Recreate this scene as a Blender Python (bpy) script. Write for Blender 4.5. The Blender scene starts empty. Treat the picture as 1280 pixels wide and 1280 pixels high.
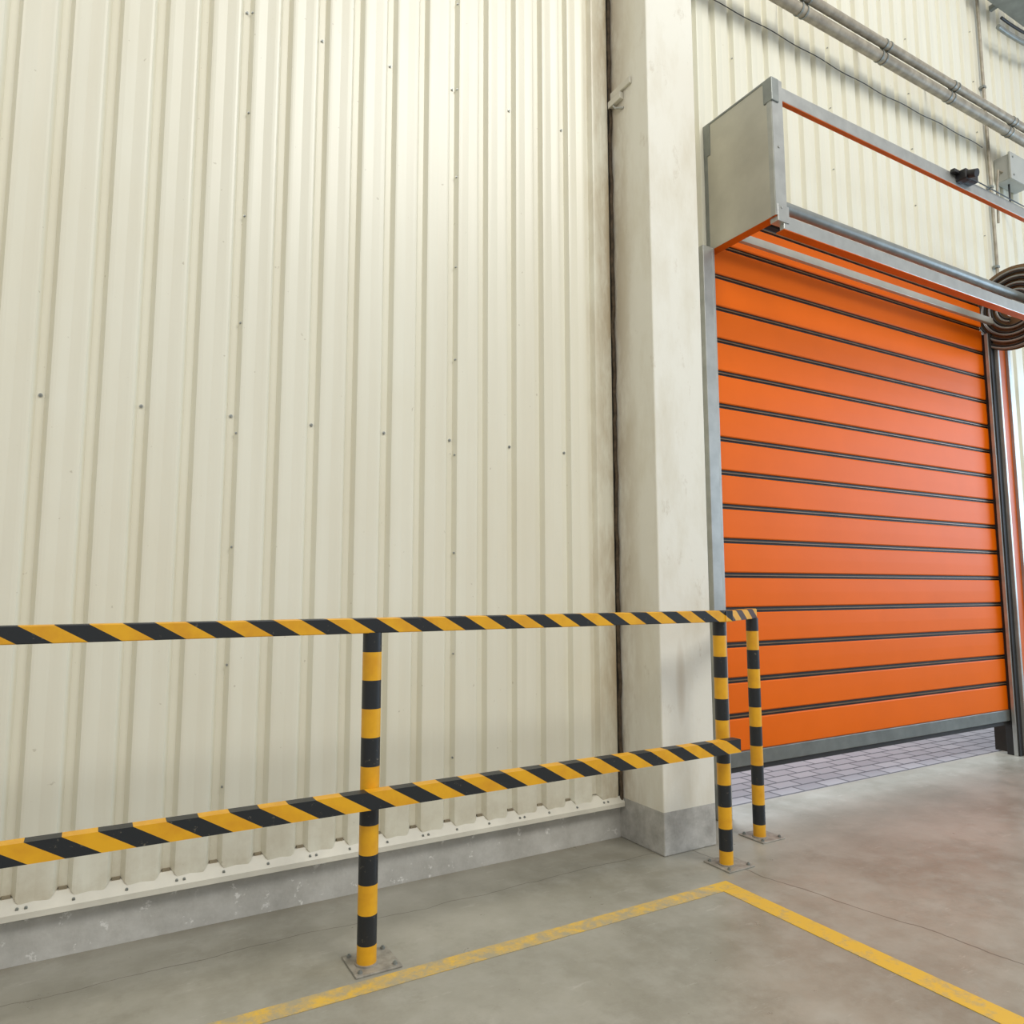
import bpy, bmesh, math, random
from mathutils import Vector, Matrix
random.seed(4)
sc=bpy.context.scene
sc.view_settings.view_transform='Standard'
sc.view_settings.look='None'

# ---------------------------------------------------------------- materials
def newmat(name):
    m=bpy.data.materials.new(name); m.use_nodes=True
    nt=m.node_tree; b=nt.nodes['Principled BSDF']
    return m,nt,b
def noise(nt,vec,scale,detail=4,rough=.55):
    n=nt.nodes.new('ShaderNodeTexNoise'); n.inputs['Scale'].default_value=scale
    n.inputs['Detail'].default_value=detail; n.inputs['Roughness'].default_value=rough
    if vec is not None: nt.links.new(vec,n.inputs['Vector'])
    return n.outputs['Fac']
def ramp(nt,f,a,b,ca=(0,0,0,1),cb=(1,1,1,1)):
    r=nt.nodes.new('ShaderNodeValToRGB'); nt.links.new(f,r.inputs[0])
    r.color_ramp.elements[0].position=a; r.color_ramp.elements[1].position=b
    r.color_ramp.elements[0].color=ca; r.color_ramp.elements[1].color=cb
    return r.outputs[0]
def mixc(nt,f,a,b):
    m=nt.nodes.new('ShaderNodeMix'); m.data_type='RGBA'
    for s,v in ((m.inputs[0],f),(m.inputs[6],a),(m.inputs[7],b)):
        if isinstance(v,(int,float)): s.default_value=v
        elif isinstance(v,tuple): s.default_value=v if len(v)==4 else (*v,1)
        else: nt.links.new(v,s)
    return m.outputs[2]
def math_(nt,op,a,b=None,c=None):
    m=nt.nodes.new('ShaderNodeMath'); m.operation=op
    for i,v in enumerate((a,b,c)):
        if v is None: continue
        if isinstance(v,(int,float)): m.inputs[i].default_value=v
        else: nt.links.new(v,m.inputs[i])
    return m.outputs[0]
def geo(nt):
    g=nt.nodes.new('ShaderNodeNewGeometry'); return g.outputs['Position']
def scaled(nt,v,s):
    m=nt.nodes.new('ShaderNodeMapping'); m.inputs['Scale'].default_value=s; nt.links.new(v,m.inputs[0]); return m.outputs[0]
def sep(nt,v):
    s=nt.nodes.new('ShaderNodeSeparateXYZ'); nt.links.new(v,s.inputs[0]); return s.outputs
def bump(nt,b,h,strength=.1,dist=.01):
    n=nt.nodes.new('ShaderNodeBump'); n.inputs['Strength'].default_value=strength; n.inputs['Distance'].default_value=dist
    nt.links.new(h,n.inputs['Height']); nt.links.new(n.outputs[0],b.inputs['Normal'])

def simple(name,c,rough=.5,metal=0,var=.12,scale=12,dark=None,spec=.5):
    m,nt,b=newmat(name); p=geo(nt); f=ramp(nt,noise(nt,p,scale),.35,.7)
    d=dark or tuple(x*(1-var*2) for x in c)
    col=mixc(nt,f,(*d,1),(*c,1)); nt.links.new(col,b.inputs['Base Color'])
    b.inputs['Roughness'].default_value=rough; b.inputs['Metallic'].default_value=metal
    b.inputs['Specular IOR Level'].default_value=spec
    return m

# cream corrugated sheet
m,nt,b=newmat('cream_sheet_paint'); WALL=m
p=geo(nt); s=sep(nt,p)
streak=noise(nt,scaled(nt,p,(9,9,.5)),1,5,.6); blot=noise(nt,p,1.1,4)
col=mixc(nt,ramp(nt,streak,.35,.75),(.79,.772,.645),(.74,.712,.58))
col=mixc(nt,math_(nt,'MULTIPLY',ramp(nt,blot,.5,.75),.35),col,(.715,.66,.49))
gr=math_(nt,'SUBTRACT',1,math_(nt,'DIVIDE',math_(nt,'ABSOLUTE',math_(nt,'SUBTRACT',s[0],2.4)),.22)); gr=math_(nt,'MAXIMUM',gr,0)
gn=ramp(nt,noise(nt,scaled(nt,p,(6,6,1.6)),1.3,5,.7),.36,.60)
col=mixc(nt,math_(nt,'MULTIPLY',math_(nt,'MULTIPLY',gr,gn),.85),col,(.40,.29,.15))
lo=math_(nt,'MAXIMUM',math_(nt,'SUBTRACT',1,math_(nt,'DIVIDE',math_(nt,'SUBTRACT',s[2],.2),.25)),0)
col=mixc(nt,math_(nt,'MULTIPLY',math_(nt,'MULTIPLY',lo,ramp(nt,noise(nt,p,4,6,.7),.42,.66)),.5),col,(.45,.37,.24))
specks=ramp(nt,noise(nt,p,38,2,.5),.75,.79)
col=mixc(nt,math_(nt,'MULTIPLY',specks,.4),col,(.35,.3,.2))
nt.links.new(col,b.inputs['Base Color']); b.inputs['Roughness'].default_value=.34
bump(nt,b,noise(nt,scaled(nt,p,(1,1,.4)),2.5,3),.25,.01)

# pillar
m,nt,b=newmat('pillar_paint'); PIL=m
p=geo(nt); s=sep(nt,p)
col=mixc(nt,ramp(nt,noise(nt,scaled(nt,p,(3,3,1)),2,6,.65),.45,.75),(.79,.77,.675),(.69,.65,.53))
gr=math_(nt,'MAXIMUM',math_(nt,'SUBTRACT',1,math_(nt,'DIVIDE',math_(nt,'SUBTRACT',3.05,s[1]),.2)),0)
col=mixc(nt,math_(nt,'MULTIPLY',math_(nt,'MULTIPLY',gr,ramp(nt,noise(nt,scaled(nt,p,(1,1,.35)),6,5,.7),.33,.56)),.7),col,(.36,.27,.16))
col=mixc(nt,math_(nt,'MULTIPLY',ramp(nt,noise(nt,scaled(nt,p,(1,1,.5)),9,6,.7),.61,.69),.35),col,(.45,.38,.26))
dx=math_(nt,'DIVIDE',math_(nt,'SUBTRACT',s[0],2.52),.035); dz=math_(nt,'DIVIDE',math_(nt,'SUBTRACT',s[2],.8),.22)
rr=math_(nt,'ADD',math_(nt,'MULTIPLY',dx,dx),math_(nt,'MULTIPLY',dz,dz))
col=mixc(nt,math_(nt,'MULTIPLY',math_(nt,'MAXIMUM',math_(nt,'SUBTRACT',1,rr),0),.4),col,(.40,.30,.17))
low=math_(nt,'LESS_THAN',s[2],.2)
col=mixc(nt,low,col,mixc(nt,ramp(nt,noise(nt,p,9,6,.7),.35,.65),(.34,.33,.30),(.54,.53,.49)))
nt.links.new(col,b.inputs['Base Color']); b.inputs['Roughness'].default_value=.6
bump(nt,b,noise(nt,p,14,5),.15,.01)

# concrete floor
m,nt,b=newmat('worn_concrete'); FLOOR=m
p=geo(nt); s=sep(nt,p)
a=noise(nt,p,1.2,8,.65); c2=noise(nt,p,7,6,.7)
col=mixc(nt,ramp(nt,a,.38,.66),(.262,.248,.198),(.395,.376,.315))
col=mixc(nt,math_(nt,'MULTIPLY',ramp(nt,c2,.45,.7),.40),col,(.465,.45,.395))
col=mixc(nt,math_(nt,'MULTIPLY',ramp(nt,noise(nt,p,3.1,7,.75),.54,.68),.42),col,(.21,.195,.148))
col=mixc(nt,math_(nt,'MULTIPLY',ramp(nt,noise(nt,scaled(nt,p,(1.2,6,1)),4,7,.8),.60,.67),.4),col,(.55,.53,.47))
def line(coord,at,w):
    return math_(nt,'LESS_THAN',math_(nt,'ABSOLUTE',math_(nt,'SUBTRACT',coord,at)),w)
wob=math_(nt,'MULTIPLY',math_(nt,'SUBTRACT',noise(nt,p,2.2,4),.5),.12)
xx=math_(nt,'ADD',s[0],math_(nt,'ADD',wob,math_(nt,'MULTIPLY',math_(nt,'SUBTRACT',s[1],2.4),.15)))
j=math_(nt,'MAXIMUM',line(xx,2.62,.0035),math_(nt,'MULTIPLY',line(math_(nt,'ADD',s[1],wob),2.80,.002),math_(nt,'LESS_THAN',s[0],2.62)))
col=mixc(nt,math_(nt,'MULTIPLY',j,.6),col,(.08,.07,.055))
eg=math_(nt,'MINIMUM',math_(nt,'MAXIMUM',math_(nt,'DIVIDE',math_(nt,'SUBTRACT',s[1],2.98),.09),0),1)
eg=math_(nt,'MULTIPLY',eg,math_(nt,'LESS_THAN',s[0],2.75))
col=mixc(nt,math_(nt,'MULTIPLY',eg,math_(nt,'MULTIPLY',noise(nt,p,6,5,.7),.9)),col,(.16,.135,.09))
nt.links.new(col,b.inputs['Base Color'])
nt.links.new(ramp(nt,c2,.3,.7,(.26,.26,.26,1),(.46,.46,.46,1)),b.inputs['Roughness'])
bump(nt,b,noise(nt,p,30,4),.06,.01)

m,nt,b=newmat('curb_concrete'); CURB=m
p=geo(nt)
col=mixc(nt,ramp(nt,noise(nt,p,5,7,.7),.35,.7),(.42,.41,.37),(.60,.59,.545))
col=mixc(nt,ramp(nt,noise(nt,p,16,6,.7),.60,.65),col,(.74,.73,.69))
nt.links.new(col,b.inputs['Base Color']); b.inputs['Roughness'].default_value=.7
bump(nt,b,noise(nt,p,22,5),.3,.01)

m,nt,b=newmat('worn_line_paint'); LINE=m
p=geo(nt); s=sep(nt,p)
w=noise(nt,p,11,8,.75)
k=math_(nt,'ADD',w,math_(nt,'MULTIPLY',math_(nt,'LESS_THAN',s[0],2.33),.11))
col=mixc(nt,ramp(nt,k,.50,.70),(.74,.46,.06),(.40,.34,.215))
nt.links.new(col,b.inputs['Base Color']); b.inputs['Roughness'].default_value=.5

YEL=(.80,.41,.012); BLK=(.014,.017,.02)
def hazard(name,mode,period,off,slant=0,ref=0,duty=.5):
    m,nt,b=newmat(name); p=geo(nt); s=sep(nt,p)
    if mode=='z': t=math_(nt,'DIVIDE',math_(nt,'SUBTRACT',s[2],off),period)
    else:
        q=math_(nt,'ADD',s[0],math_(nt,'MULTIPLY',math_(nt,'SUBTRACT',s[2],ref),slant))
        t=math_(nt,'DIVIDE',math_(nt,'SUBTRACT',q,off),period)
    t=math_(nt,'FRACT',math_(nt,'ADD',t,50)); f=math_(nt,'LESS_THAN',t,duty)
    scr=ramp(nt,noise(nt,p,45,6,.75),.62,.70)
    y=mixc(nt,ramp(nt,noise(nt,p,14,4),.4,.75),(*YEL,1),(.68,.31,.012))
    bk=mixc(nt,math_(nt,'MULTIPLY',scr,.5),(*BLK,1),(.30,.26,.18))
    nt.links.new(mixc(nt,f,y,bk),b.inputs['Base Color']); b.inputs['Roughness'].default_value=.42
    return m
HZ=hazard('hazard_post_paint','z',.193,.07)
HX=hazard('hazard_rail_top','x',.1735,-.045,1.7,1.125)
HX2=hazard('hazard_rail_low','x',.1735,-.075,1.7,.55)

ORA=simple('orange_slat_paint',(.82,.142,.0005),.46,0,.03,3,spec=.15)
REFL=simple('orange_reflection_tint',(.66,.12,.003),.45,0,.1,3,spec=.3)  # door's orange reflection, put into the colour of bare metal parts
RUB=simple('black_rubber',(.02,.018,.016),.6)
BRN=simple('brown_hinge_profile',(.22,.13,.06),.4,.3)
GAL=simple('galvanised_steel',(.50,.51,.48),.42,.65,.10,9)
GAD=simple('galvanised_dark',(.31,.33,.31),.45,.5,.12,9)
BBM=simple('bottom_beam_steel',(.20,.21,.19),.45,.5,.12,9)
GAP=simple('galvanised_panel',(.62,.60,.52),.38,.55,.08,4)
ALU=simple('brushed_aluminium',(.52,.53,.50),.35,.6,.08,12)
DRK=simple('dark_gap',(.035,.028,.02),.9)
CLO=simple('closure_foam',(.33,.28,.19),.9,0,.15,20)
GRM=simple('grimy_sealant',(.12,.085,.05),.9,0,.3,30)
CRM=simple('cream_trim',(.74,.71,.60),.45,0,.08,6)
PIP=simple('dusty_pipe',(.46,.41,.32),.5,.2,.2,14)
BLKP=simple('black_plastic',(.015,.015,.016),.4)
GBX=simple('grey_box_paint',(.45,.46,.42),.45,0,.05,6)
STL=simple('base_plate_steel',(.42,.39,.33),.5,.2,.2,30)

m,nt,b=newmat('outdoor_pavers'); PAV=m
p=geo(nt); br=nt.nodes.new('ShaderNodeTexBrick'); nt.links.new(p,br.inputs['Vector'])
br.inputs['Scale'].default_value=1; br.inputs['Brick Width'].default_value=.22; br.inputs['Row Height'].default_value=.11
br.inputs['Mortar Size'].default_value=.009
br.inputs['Color1'].default_value=(.36,.355,.36,1); br.inputs['Color2'].default_value=(.26,.255,.265,1); br.inputs['Mortar'].default_value=(.09,.09,.095,1)
nt.links.new(br.outputs['Color'],b.inputs['Base Color']); b.inputs['Roughness'].default_value=.7

# ---------------------------------------------------------------- builder
class B:
    def __init__(s): s.v=[];s.f=[];s.m=[];s.sm=[];s.mats=[]
    def mi(s,mat):
        if mat not in s.mats: s.mats.append(mat)
        return s.mats.index(mat)
    def add(s,vs,fs,mat,smooth=False):
        o=len(s.v); s.v+= [tuple(v) for v in vs]; i=s.mi(mat)
        for f in fs: s.f.append(tuple(o+k for k in f)); s.m.append(i); s.sm.append(smooth)
    def box(s,x0,x1,y0,y1,z0,z1,mat,bev=0):
        if bev<=0:
            vs=[(x,y,z) for x in(x0,x1) for y in(y0,y1) for z in(z0,z1)]
            s.add(vs,[(0,1,3,2),(4,6,7,5),(0,4,5,1),(2,3,7,6),(0,2,6,4),(1,5,7,3)],mat)
        else:
            bm=bmesh.new(); bmesh.ops.create_cube(bm,size=1)
            for v in bm.verts: v.co=Vector(((x0+x1)/2+v.co.x*(x1-x0),(y0+y1)/2+v.co.y*(y1-y0),(z0+z1)/2+v.co.z*(z1-z0)))
            bmesh.ops.bevel(bm,geom=bm.edges[:],offset=bev,segments=2,affect='EDGES',profile=.5)
            s.bm(bm,mat)
    def bm(s,bm,mat,smooth=False):
        bm.verts.index_update()
        s.add([v.co.copy() for v in bm.verts],[[v.index for v in f.verts] for f in bm.faces],mat,smooth); bm.free()
    def tube(s,pts,r,mat,n=16,cap=True):
        pts=[Vector(p) for p in pts]; vs=[];fs=[]
        up=None
        for i,p in enumerate(pts):
            d=(pts[min(i+1,len(pts)-1)]-pts[max(i-1,0)]).normalized()
            if up is None: up=Vector((0,0,1)) if abs(d.z)<.9 else Vector((1,0,0))
            a=d.cross(up).normalized(); up2=a.cross(d).normalized(); up=up2
            for k in range(n):
                t=2*math.pi*k/n; vs.append(p+(a*math.cos(t)+up2*math.sin(t))*r)
        for i in range(len(pts)-1):
            for k in range(n): fs.append((i*n+k,i*n+(k+1)%n,(i+1)*n+(k+1)%n,(i+1)*n+k))
        s.add(vs,fs,mat,True)
        if cap:
            L=len(pts)-1
            s.add([vs[k] for k in range(n)],[tuple(range(n))[::-1]],mat); s.add([vs[L*n+k] for k in range(n)],[tuple(range(n))],mat)
    def prism(s,prof,axis,a,b,mat):
        n=len(prof)
        def P(q,t):
            return {'x':(t,q[0],q[1]),'y':(q[0],t,q[1]),'z':(q[0],q[1],t)}[axis]
        vs=[P(q,a) for q in prof]+[P(q,b) for q in prof]
        fs=[(i,(i+1)%n,n+(i+1)%n,n+i) for i in range(n)]+[tuple(range(n))[::-1],tuple(range(n,2*n))]
        s.add(vs,fs,mat)
    def obj(s,name,parent=None):
        me=bpy.data.meshes.new(name); me.from_pydata(s.v,[],s.f)
        for m in s.mats: me.materials.append(m)
        for p,i,sm in zip(me.polygons,s.m,s.sm): p.material_index=i; p.use_smooth=sm
        bm=bmesh.new(); bm.from_mesh(me); bmesh.ops.recalc_face_normals(bm,faces=bm.faces); bm.to_mesh(me); bm.free()
        o=bpy.data.objects.new(name,me); sc.collection.objects.link(o)
        if parent: o.parent=parent
        return o
def empty(name):
    o=bpy.data.objects.new(name,None); o.empty_display_size=.2; sc.collection.objects.link(o); return o

# ---------------------------------------------------------------- wall
CREST=3.042; VAL=3.068; PER=.162; X0=-.20
def sheet(bd,xa,xb,z0,z1,foot=True):
    pts=[]
    k0=math.floor((xa-X0)/PER)-1; k1=math.ceil((xb-X0)/PER)+1
    for k in range(k0,k1+1):
        c=X0+k*PER
        for dx,y,dz in ((-.028,CREST,.016),(-.013,VAL,.03),(.013,VAL,.03),(.028,CREST,.016),(.036,CREST-.001,.004),(.046,CREST-.001,0),(.081,CREST+.0015,0),(.116,CREST-.001,0),(.126,CREST-.001,.004)):
            pts.append((c+dx,y,dz if foot else 0))
    def at(x):
        for a,b_ in zip(pts,pts[1:]):
            if a[0]<=x<=b_[0]:
                t=(x-a[0])/(b_[0]-a[0]); return (x,a[1]+t*(b_[1]-a[1]),a[2]+t*(b_[2]-a[2]))
    pa,pb=at(xa),at(xb)
    pts=[pa]+[p for p in pts if xa<p[0]<xb]+[pb]
    n=len(pts)
    vs=[(p[0],p[1],z0+p[2]) for p in pts]+[(p[0],p[1],z1) for p in pts]
    vs+=[(p[0],p[1]+.012,z0+p[2]) for p in pts]
    fs=[(i,i+1,n+i+1,n+i) for i in range(n-1)]+[(i,i+1,2*n+i+1,2*n+i) for i in range(n-1)]
    bd.add(vs,fs,WALL)
ZT=8.0
DX0,DX1,DZ=3.132,6.20,3.62
w=B()
sheet(w,-7,2.368,.20,ZT)
sheet(w,2.74,DX0-.02,.20,ZT)
sheet(w,DX0-.02,DX1+.02,DZ,ZT,False)
sheet(w,DX1+.02,14,.20,ZT)
w.box(-7,DX0,3.10,3.20,0,ZT,DRK); w.box(DX1,14,3.10,3.20,0,ZT,DRK); w.box(DX0,DX1,3.10,3.20,DZ,ZT,DRK)
def screw(x,y,z,r=.0045):
    w.tube([(x,y+.002,z),(x,y-.003,z)],r*1.6,GAL,10); w.tube([(x,y-.003,z),(x,y-.007,z)],r,GAD,6)
for k in range(-14,84):
    x=X0+k*PER
    if 2.36<x<2.75: continue
    indoor=(DX0<x<DX1)
    if k%2==0:
        for z in (1.95,3.72,5.6):
            if indoor and z<DZ: continue
            screw(x,VAL,z)
    if k%6==4:
        z=.5
        while z<7:
            if not(indoor and z<DZ): screw(x+.020,CREST+.013,z,.003)
            z+=.46
    if not (indoor or 2.2<x<3.1): w.box(x-.013,x+.013,3.058,3.072,.19,.232,CLO)
w.obj('wall_back')

# flashing + curb
c=B()
for xa,xb in((-7,2.39),(2.735,3.0),(6.40,14)):
    c.prism([(3.09,.228),(3.056,.222),(3.022,.180),(3.022,.160),(3.026,.160),(3.026,.172),(3.09,.185)],'x',xa,xb,CRM)
    k=math.ceil((xa-X0)/PER)
    while X0+k*PER<xb-.05:
        x=X0+k*PER
        c.tube([(x+.035,3.034,.195),(x+.035,3.028,.192)],.005,GAD,8)
        if k%3==0: c.tube([(x+.06,3.034,.195),(x+.06,3.028,.192)],.005,GAD,8)
        k+=1
c.obj('trim_flashing')
c=B()
for xa,xb in((-7,2.40),(2.73,3.0),(6.40,14)): c.box(xa,xb,3.065,3.11,0,.165,CURB)
c.obj('baseboard_back')

# pillar
pl=B()
pl.box(2.392,2.728,2.735,3.10,0,ZT,PIL,.006)
pl.obj('pillar')
g=B()
pts=[]
for i in range(160):
    t=i/159; pts.append((2.379+.003*math.sin(i*1.7)+.002*math.sin(i*.6),3.038+.003*math.sin(i*.9),.18+t*(ZT-.2)))
g.tube(pts,.009,GRM,8); g.box(2.366,2.395,3.045,3.10,.17,ZT,DRK); g.obj('trim_pillar_joint')
g=B()
g.box(2.376,2.392,2.86,3.03,3.98,4.02,CRM,.003); g.box(2.366,2.392,2.93,3.04,3.93,3.97,CRM,.003); g.tube([(2.385,3.03,3.97),(2.37,2.98,3.9),(2.39,2.93,3.88)],.006,GBX,8)
g.obj('wall_bracket')

# floor / outside
f=B(); f.add([(-8,-9,0),(14,-9,0),(14,3.15,0),(-8,3.15,0)],[(0,1,2,3)],FLOOR); f.obj('floor')
f=B(); f.add([(-8,3.15,-.012),(14,3.15,-.012),(14,14,-.012),(-8,14,-.012)],[(0,1,2,3)],PAV); f.obj('outdoor_paving')
f=B(); f.box(-6,2.43,2.315,2.39,.0005,.002,LINE); f.box(2.34,2.43,-6,2.3145,.0005,.002,LINE); f.obj('floor_marking')

# ---------------------------------------------------------------- barrier
bar=empty('safety_barrier')
def post(x,y,z1,nm,r=.033):
    q=B(); q.tube([(x,y,.006),(x,y,z1)],r,HZ,28); q.obj(nm,bar)
    q=B(); px,py=x+.02,y+.005
    q.box(px-.08,px+.08,py-.08,py+.08,.0,.007,STL,.002)
    for sx in(-1,1):
        for sy in(-1,1):
            q.tube([(px+sx*.06,py+sy*.06,.006),(px+sx*.06,py+sy*.06,.014)],.008,GAD,6)
            q.tube([(px+sx*.06,py+sy*.06,.014),(px+sx*.06,py+sy*.06,.018)],.0045,GAD,8)
    q.tube([(x,y,.007),(x,y,.012)],r+.006,STL,24)
    q.obj('base_plate_'+nm,bar)
PY=2.485
post(.86,PY,1.102,'post_a'); post(2.565,2.515,1.102,'post_b',.031); post(2.99,2.70,1.102,'post_c',.031); post(-.86,PY,1.102,'post_d'); post(-2.58,PY,1.102,'post_e')
q=B(); q.box(-4,2.60,PY-.026,PY+.026,1.10,1.152,HX,.003)
dx,dy=2.99-2.56,2.705-2.485; L=math.hypot(dx,dy)
bm=bmesh.new(); bmesh.ops.create_cube(bm,size=1)
for v in bm.verts: v.co=Vector((v.co.x*(L+.05),v.co.y*.052,v.co.z*.050))
bmesh.ops.bevel(bm,geom=bm.edges[:],offset=.003,segments=2,affect='EDGES')
bmesh.ops.transform(bm,matrix=Matrix.Translation((2.775,2.597,1.1245))@Matrix.Rotation(math.atan2(dy,dx),4,'Z'),verts=bm.verts)
q.bm(bm,HX); q.obj('top_rail',bar)
q=B()
yf=PY-.034-.046
q.prism([(yf,.522),(yf,.580),(yf+.046,.580),(yf+.046,.574),(yf+.005,.574),(yf+.005,.522)],'x',-4,2.565,HX2)
q.obj('lower_rail',bar)

# ---------------------------------------------------------------- door
dr=empty('door_1')
q=B(); yd=3.035; SX0,SX1=3.095,6.10
for k in range(-1,15):
    za=.53+.2*k+.018; zb=.53+.2*(k+1)-.014
    if k==-1: za=.335
    xs=SX0 if zb<3.2 else 3.115
    prof=[(yd+.03,za),(yd+.004,za),(yd,za+.006),(yd-.001,(za+zb)/2),(yd,zb-.006),(yd+.004,zb),(yd+.03,zb)]
    q.prism(prof,'x',xs,SX1,ORA)
    q.box(xs,SX1,yd+.012,yd+.028,zb-.001,zb+.034,RUB)
    q.box(xs,SX1,yd+.001,yd+.014,zb+.013,zb+.018,BRN)
q.obj('slats',dr)
q=B(); q.box(SX0,SX1,yd-.012,yd+.035,.255,.337,BBM,.004); q.box(SX0,SX1,yd+.002,yd+.025,.225,.256,RUB); q.obj('bottom_beam',dr)
q=B()
q.box(3.01,3.085,2.985,3.066,0,3.27,GAL,.003); q.box(3.083,3.102,2.985,3.005,0,3.27,ALU,.002)
q.box(6.085,6.10,2.985,3.01,0,3.28,GAL,.002)
q.box(6.10,6.155,2.975,3.066,0,3.28,RUB,.003)
q.box(6.155,6.18,2.95,3.066,0,3.28,GAL,.003)
q.box(6.18,6.35,2.99,3.035,.25,3.28,REFL,.003)  # glossy side panel, coloured with the orange it reflects
q.box(6.35,6.39,2.97,3.035,0,3.28,GAL,.003)
q.obj('side_guides',dr)
q=B()
BX=3.10; zb,zt=3.265,4.065; yf0=2.53; BE=7.0; YB=3.04
q.box(BX,BX+.004,yf0,YB,zb,zt,GAP)
q.box(BX-.004,BX+.0,2.99,YB,3.86,zt,GAD)
q.box(BX-.003,BX+.0,3.015,YB,zb,3.88,GAD)
q.box(BX-.003,BX,yf0,YB,zt-.012,zt,GAD)
q.box(BX-.004,BX+.0,yf0,yf0+.03,zb,zt,ALU)
q.box(BX,BX+.085,yf0-.004,yf0,zb,zt,ALU)
q.box(BX,BX+.085,yf0,YB,zt-.004,zt,GAD)
q.box(BX,BX+.06,yf0,YB,zb-.003,zb+.001,REFL)
for zz in(zb+.05,zb+.4,zt-.07): q.tube([(BX+.04,yf0-.004,zz),(BX+.04,yf0-.009,zz)],.008,GAL,6)
q.box(BX-.008,BX+.05,yf0-.012,yf0+.05,zt-.14,zt-.004,GAD,.003)
q.box(BX+.085,BE,yf0,yf0+.03,3.955,4.035,ALU,.003); q.box(BX+.085,BE,yf0+.002,yf0+.03,3.951,3.955,REFL)
q.box(BX+.06,BE,yf0,yf0+.03,3.20,3.28,ALU,.004)
q.box(BX+.06,6.1,yf0-.001,yf0+.055,3.195,3.20,REFL)
q.box(BX+.01,BX+.10,yf0-.006,yf0+.05,3.235,3.33,ALU,.003)
q.obj('header_frame',dr)
q=B(); q.tube([(BX+.01,2.70,3.46),(6.1,2.70,3.46)],.034,GAD,20); q.tube([(BX+.01,2.70,3.46),(6.1,2.70,3.46)],.012,GAL,8); q.obj('roller_shaft',dr)
q=B(); q.box(BX+.01,6.08,2.93,2.96,3.335,3.385,GAP,.003); q.obj('brush_seal_beam',dr)
for nm,xc in(('spiral_guide_right',6.14),('spiral_guide_left',3.125)):
    q=B(); cy,cz=2.80,3.44
    for off,mt,rr in((0,GAD,.010),(.018,RUB,.007)):
        pts=[]
        S=1 if nm.endswith('right') else .45
        for i in range(0,260):
            t=i/259; ang=-math.pi*2*4.2*t; R=(.33-.22*t-off)*(1 if S==1 else .5)
            pts.append((xc-.02 if S==1 else xc,cy+R*math.cos(ang),cz+(0 if S==1 else .02)+R*math.sin(ang)))
        q.tube(pts,rr,mt,6)
    if nm.endswith('right'):
        n=48; vs=[];fs=[]
        for i in range(n):
            a=2*math.pi*i/n
            for R in(.07,.335):
                for xx_ in(xc,xc+.006): vs.append((xx_,cy+R*math.cos(a),cz+R*math.sin(a)))
        for i in range(n):
            j_=(i+1)%n; A=i*4; C=j_*4
            fs+=[(A,C,C+2,A+2),(A+1,A+3,C+3,C+1),(A,A+1,C+1,C),(A+2,C+2,C+3,A+3)]
        q.add(vs,fs,BRN)
        q.box(xc+.006,xc+.02,2.78,3.035,3.2,3.3,GAD)
    q.obj(nm,dr)
q=B(); sx=-.10; sz=-.01
q.box(5.0+sx,5.07+sx,2.46,2.53,3.985+sz,4.055+sz,BLKP,.008); q.tube([(5.035+sx,2.47,4.02+sz),(5.035+sx,2.41,4.0+sz)],.028,BLKP,16)
q.box(5.07+sx,5.17+sx,2.47,2.53,4.00+sz,4.05+sz,BLKP,.005); q.box(4.94+sx,5.0+sx,2.5,2.53,4.03+sz,4.055+sz,BLKP,.003)
q.tube([(5.17+sx,2.51,4.04),(5.6,2.52,4.04),(6.4,2.53,4.04)],.004,BLKP,6)
q.obj('photo_sensor',dr)

# ---------------------------------------------------------------- services on wall
q=B()
for dy,dz,r in((0,0,.038),(-.045,.062,.030),(.03,.065,.018)):
    q.tube([(2.8,2.86+dy,5.02+dz),(13.5,2.86+dy,5.02+dz)],r,PIP,16)
x=2.95
while x<13:
    for s_ in(0,.05): q.tube([(x+s_,2.86,5.02),(x+s_+.012,2.86,5.02)],.043,GAD,16); q.tube([(x+s_,2.815,5.082),(x+s_+.012,2.815,5.082)],.035,GAD,16)
    q.tube([(x+.03,2.88,5.06),(x+.03,3.03,5.235)],.008,GAD,8)
    x+=.85
q.obj('pipe_bundle')
q=B(); pts=[]
for i in range(60):
    t=i/59; pts.append((3.1+3.2*t,3.02,4.94+.008*math.sin(t*9)+.005*math.sin(t*41)))
q.tube(pts,.003,BLKP,6)
q.obj('wall_cable')
q=B(); q.tube([(6.38,3.015,3.35),(6.38,3.015,7.5)],.013,PIP,10)
for z in(3.9,4.6,5.5,6.6): q.box(6.355,6.395,3.0,3.04,z,z+.02,GAD)
q.obj('electrical_conduit')
q=B(); q.box(6.5,6.82,2.92,3.04,4.68,4.90,GBX,.008); q.box(6.49,6.83,2.905,2.922,4.67,4.91,GBX,.004)
for xx_ in(6.53,6.79):
    for z in(4.71,4.87): q.tube([(xx_,2.905,z),(xx_,2.9,z)],.008,GAD,8)
q.tube([(6.5,2.98,4.76),(6.44,2.98,4.76),(6.425,2.99,4.6),(6.425,3.0,4.3)],.010,PIP,8)
q.tube([(6.6,2.98,4.68),(6.6,2.98,4.5),(6.75,2.8,4.25),(7.1,2.7,4.1)],.008,BLKP,8)
q.obj('junction_box')
q=B(); pts=[]
for i in range(30):
    t=i/29; pts.append((6.45+1.6*t,2.9,6.02+.45*t-.5*t*(1-t)))
q.tube(pts,.02,GAD,8); q.tube([(p[0],p[1]-.03,p[2]+.06) for p in pts],.012,BLKP,8)
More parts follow.
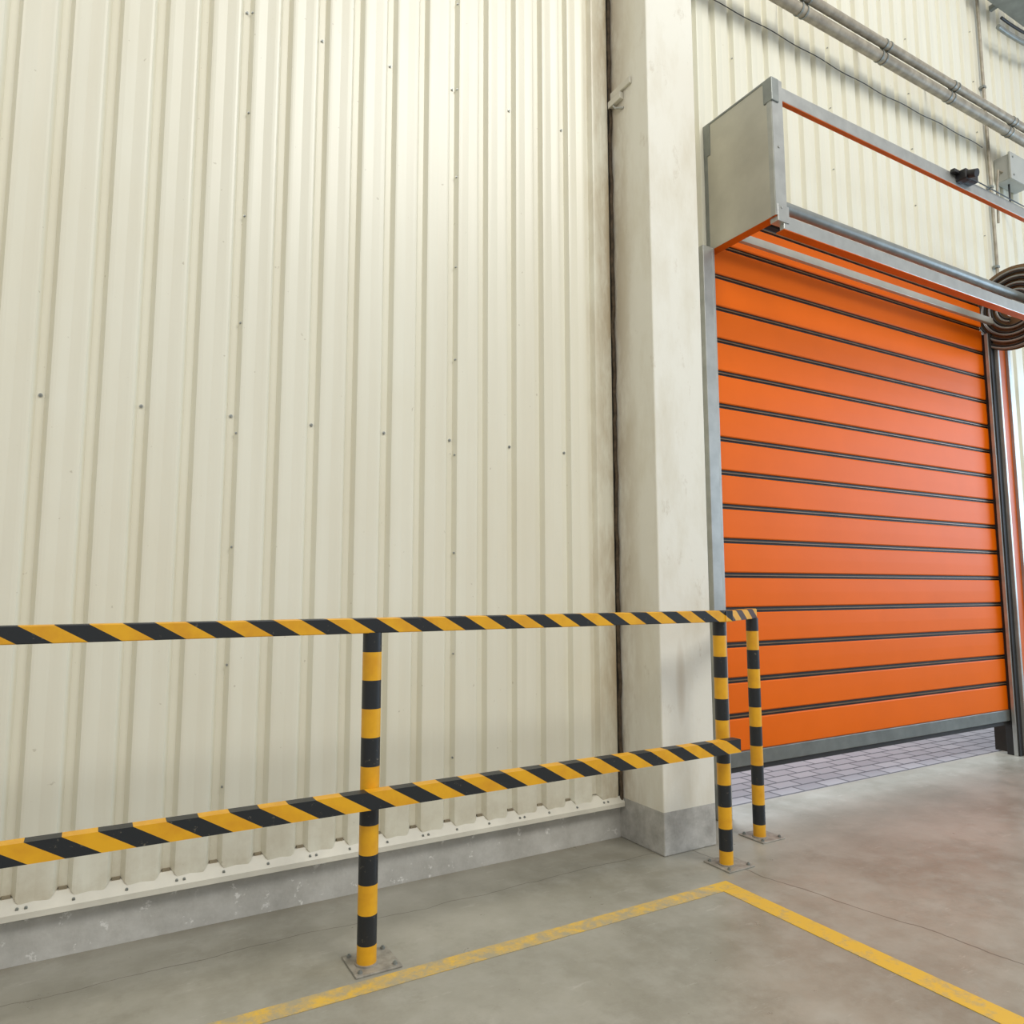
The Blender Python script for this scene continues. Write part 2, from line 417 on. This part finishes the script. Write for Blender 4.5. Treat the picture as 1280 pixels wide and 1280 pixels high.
q.box(6.2,13,2.75,2.97,6.32,6.38,GAD); q.box(6.2,13,2.75,2.77,6.32,6.5,GAD)
for x in(6.6,8.6,10.6,12.6): q.box(x,x+.04,2.97,3.03,6.33,6.37,GAD)
q.obj('cable_tray')

# ---------------------------------------------------------------- lights / world
wd=bpy.data.worlds.new('world'); sc.world=wd; wd.use_nodes=True
wd.node_tree.nodes['Background'].inputs[0].default_value=(.98,.985,1,1); wd.node_tree.nodes['Background'].inputs[1].default_value=.56
def area(name,loc,tgt,size,power,col=(1,1,1),sy=None):
    l=bpy.data.lights.new(name,'AREA'); l.energy=power; l.color=col; l.size=size
    if sy: l.shape='RECTANGLE'; l.size_y=sy
    o=bpy.data.objects.new(name,l); o.location=loc
    o.rotation_euler=(Vector(tgt)-Vector(loc)).to_track_quat('-Z','Y').to_euler(); sc.collection.objects.link(o)
area('skylight_panel',(3.9,-3.3,8.4),(1.7,3,2.2),3.8,420,(1,.985,.94),3)
area('skylight_panel_warm',(-3,-2,7.5),(0,3,1.0),3.0,120,(1,.93,.80))
area('cool_floor_fill',(10.5,.2,2.6),(4.6,2,0),3.0,230,(.52,.74,1))  # unseen cool lamp, added to lend the floor by the door a bluish light
area('outdoor_daylight',(5.5,7.5,4.5),(4.8,3.0,0),3.5,420,(.80,.87,1))

# ---------------------------------------------------------------- camera
th,pi_,ro=math.radians(60.164),math.radians(6.10),math.radians(-.084)
F=Vector((math.cos(th)*math.cos(pi_),math.sin(th)*math.cos(pi_),math.sin(pi_)))
R=Vector((math.sin(th),-math.cos(th),0)); U=R.cross(F)
R2=R*math.cos(ro)+U*math.sin(ro); U2=-R*math.sin(ro)+U*math.cos(ro)
M=Matrix(((R2.x,U2.x,-F.x,0),(R2.y,U2.y,-F.y,0),(R2.z,U2.z,-F.z,1.25),(0,0,0,1)))
cd=bpy.data.cameras.new('camera'); cam=bpy.data.objects.new('camera',cd); sc.collection.objects.link(cam)
cam.matrix_world=M; cd.sensor_width=36; cd.lens=908.4/1280*36; cd.clip_start=.05
sc.camera=cam
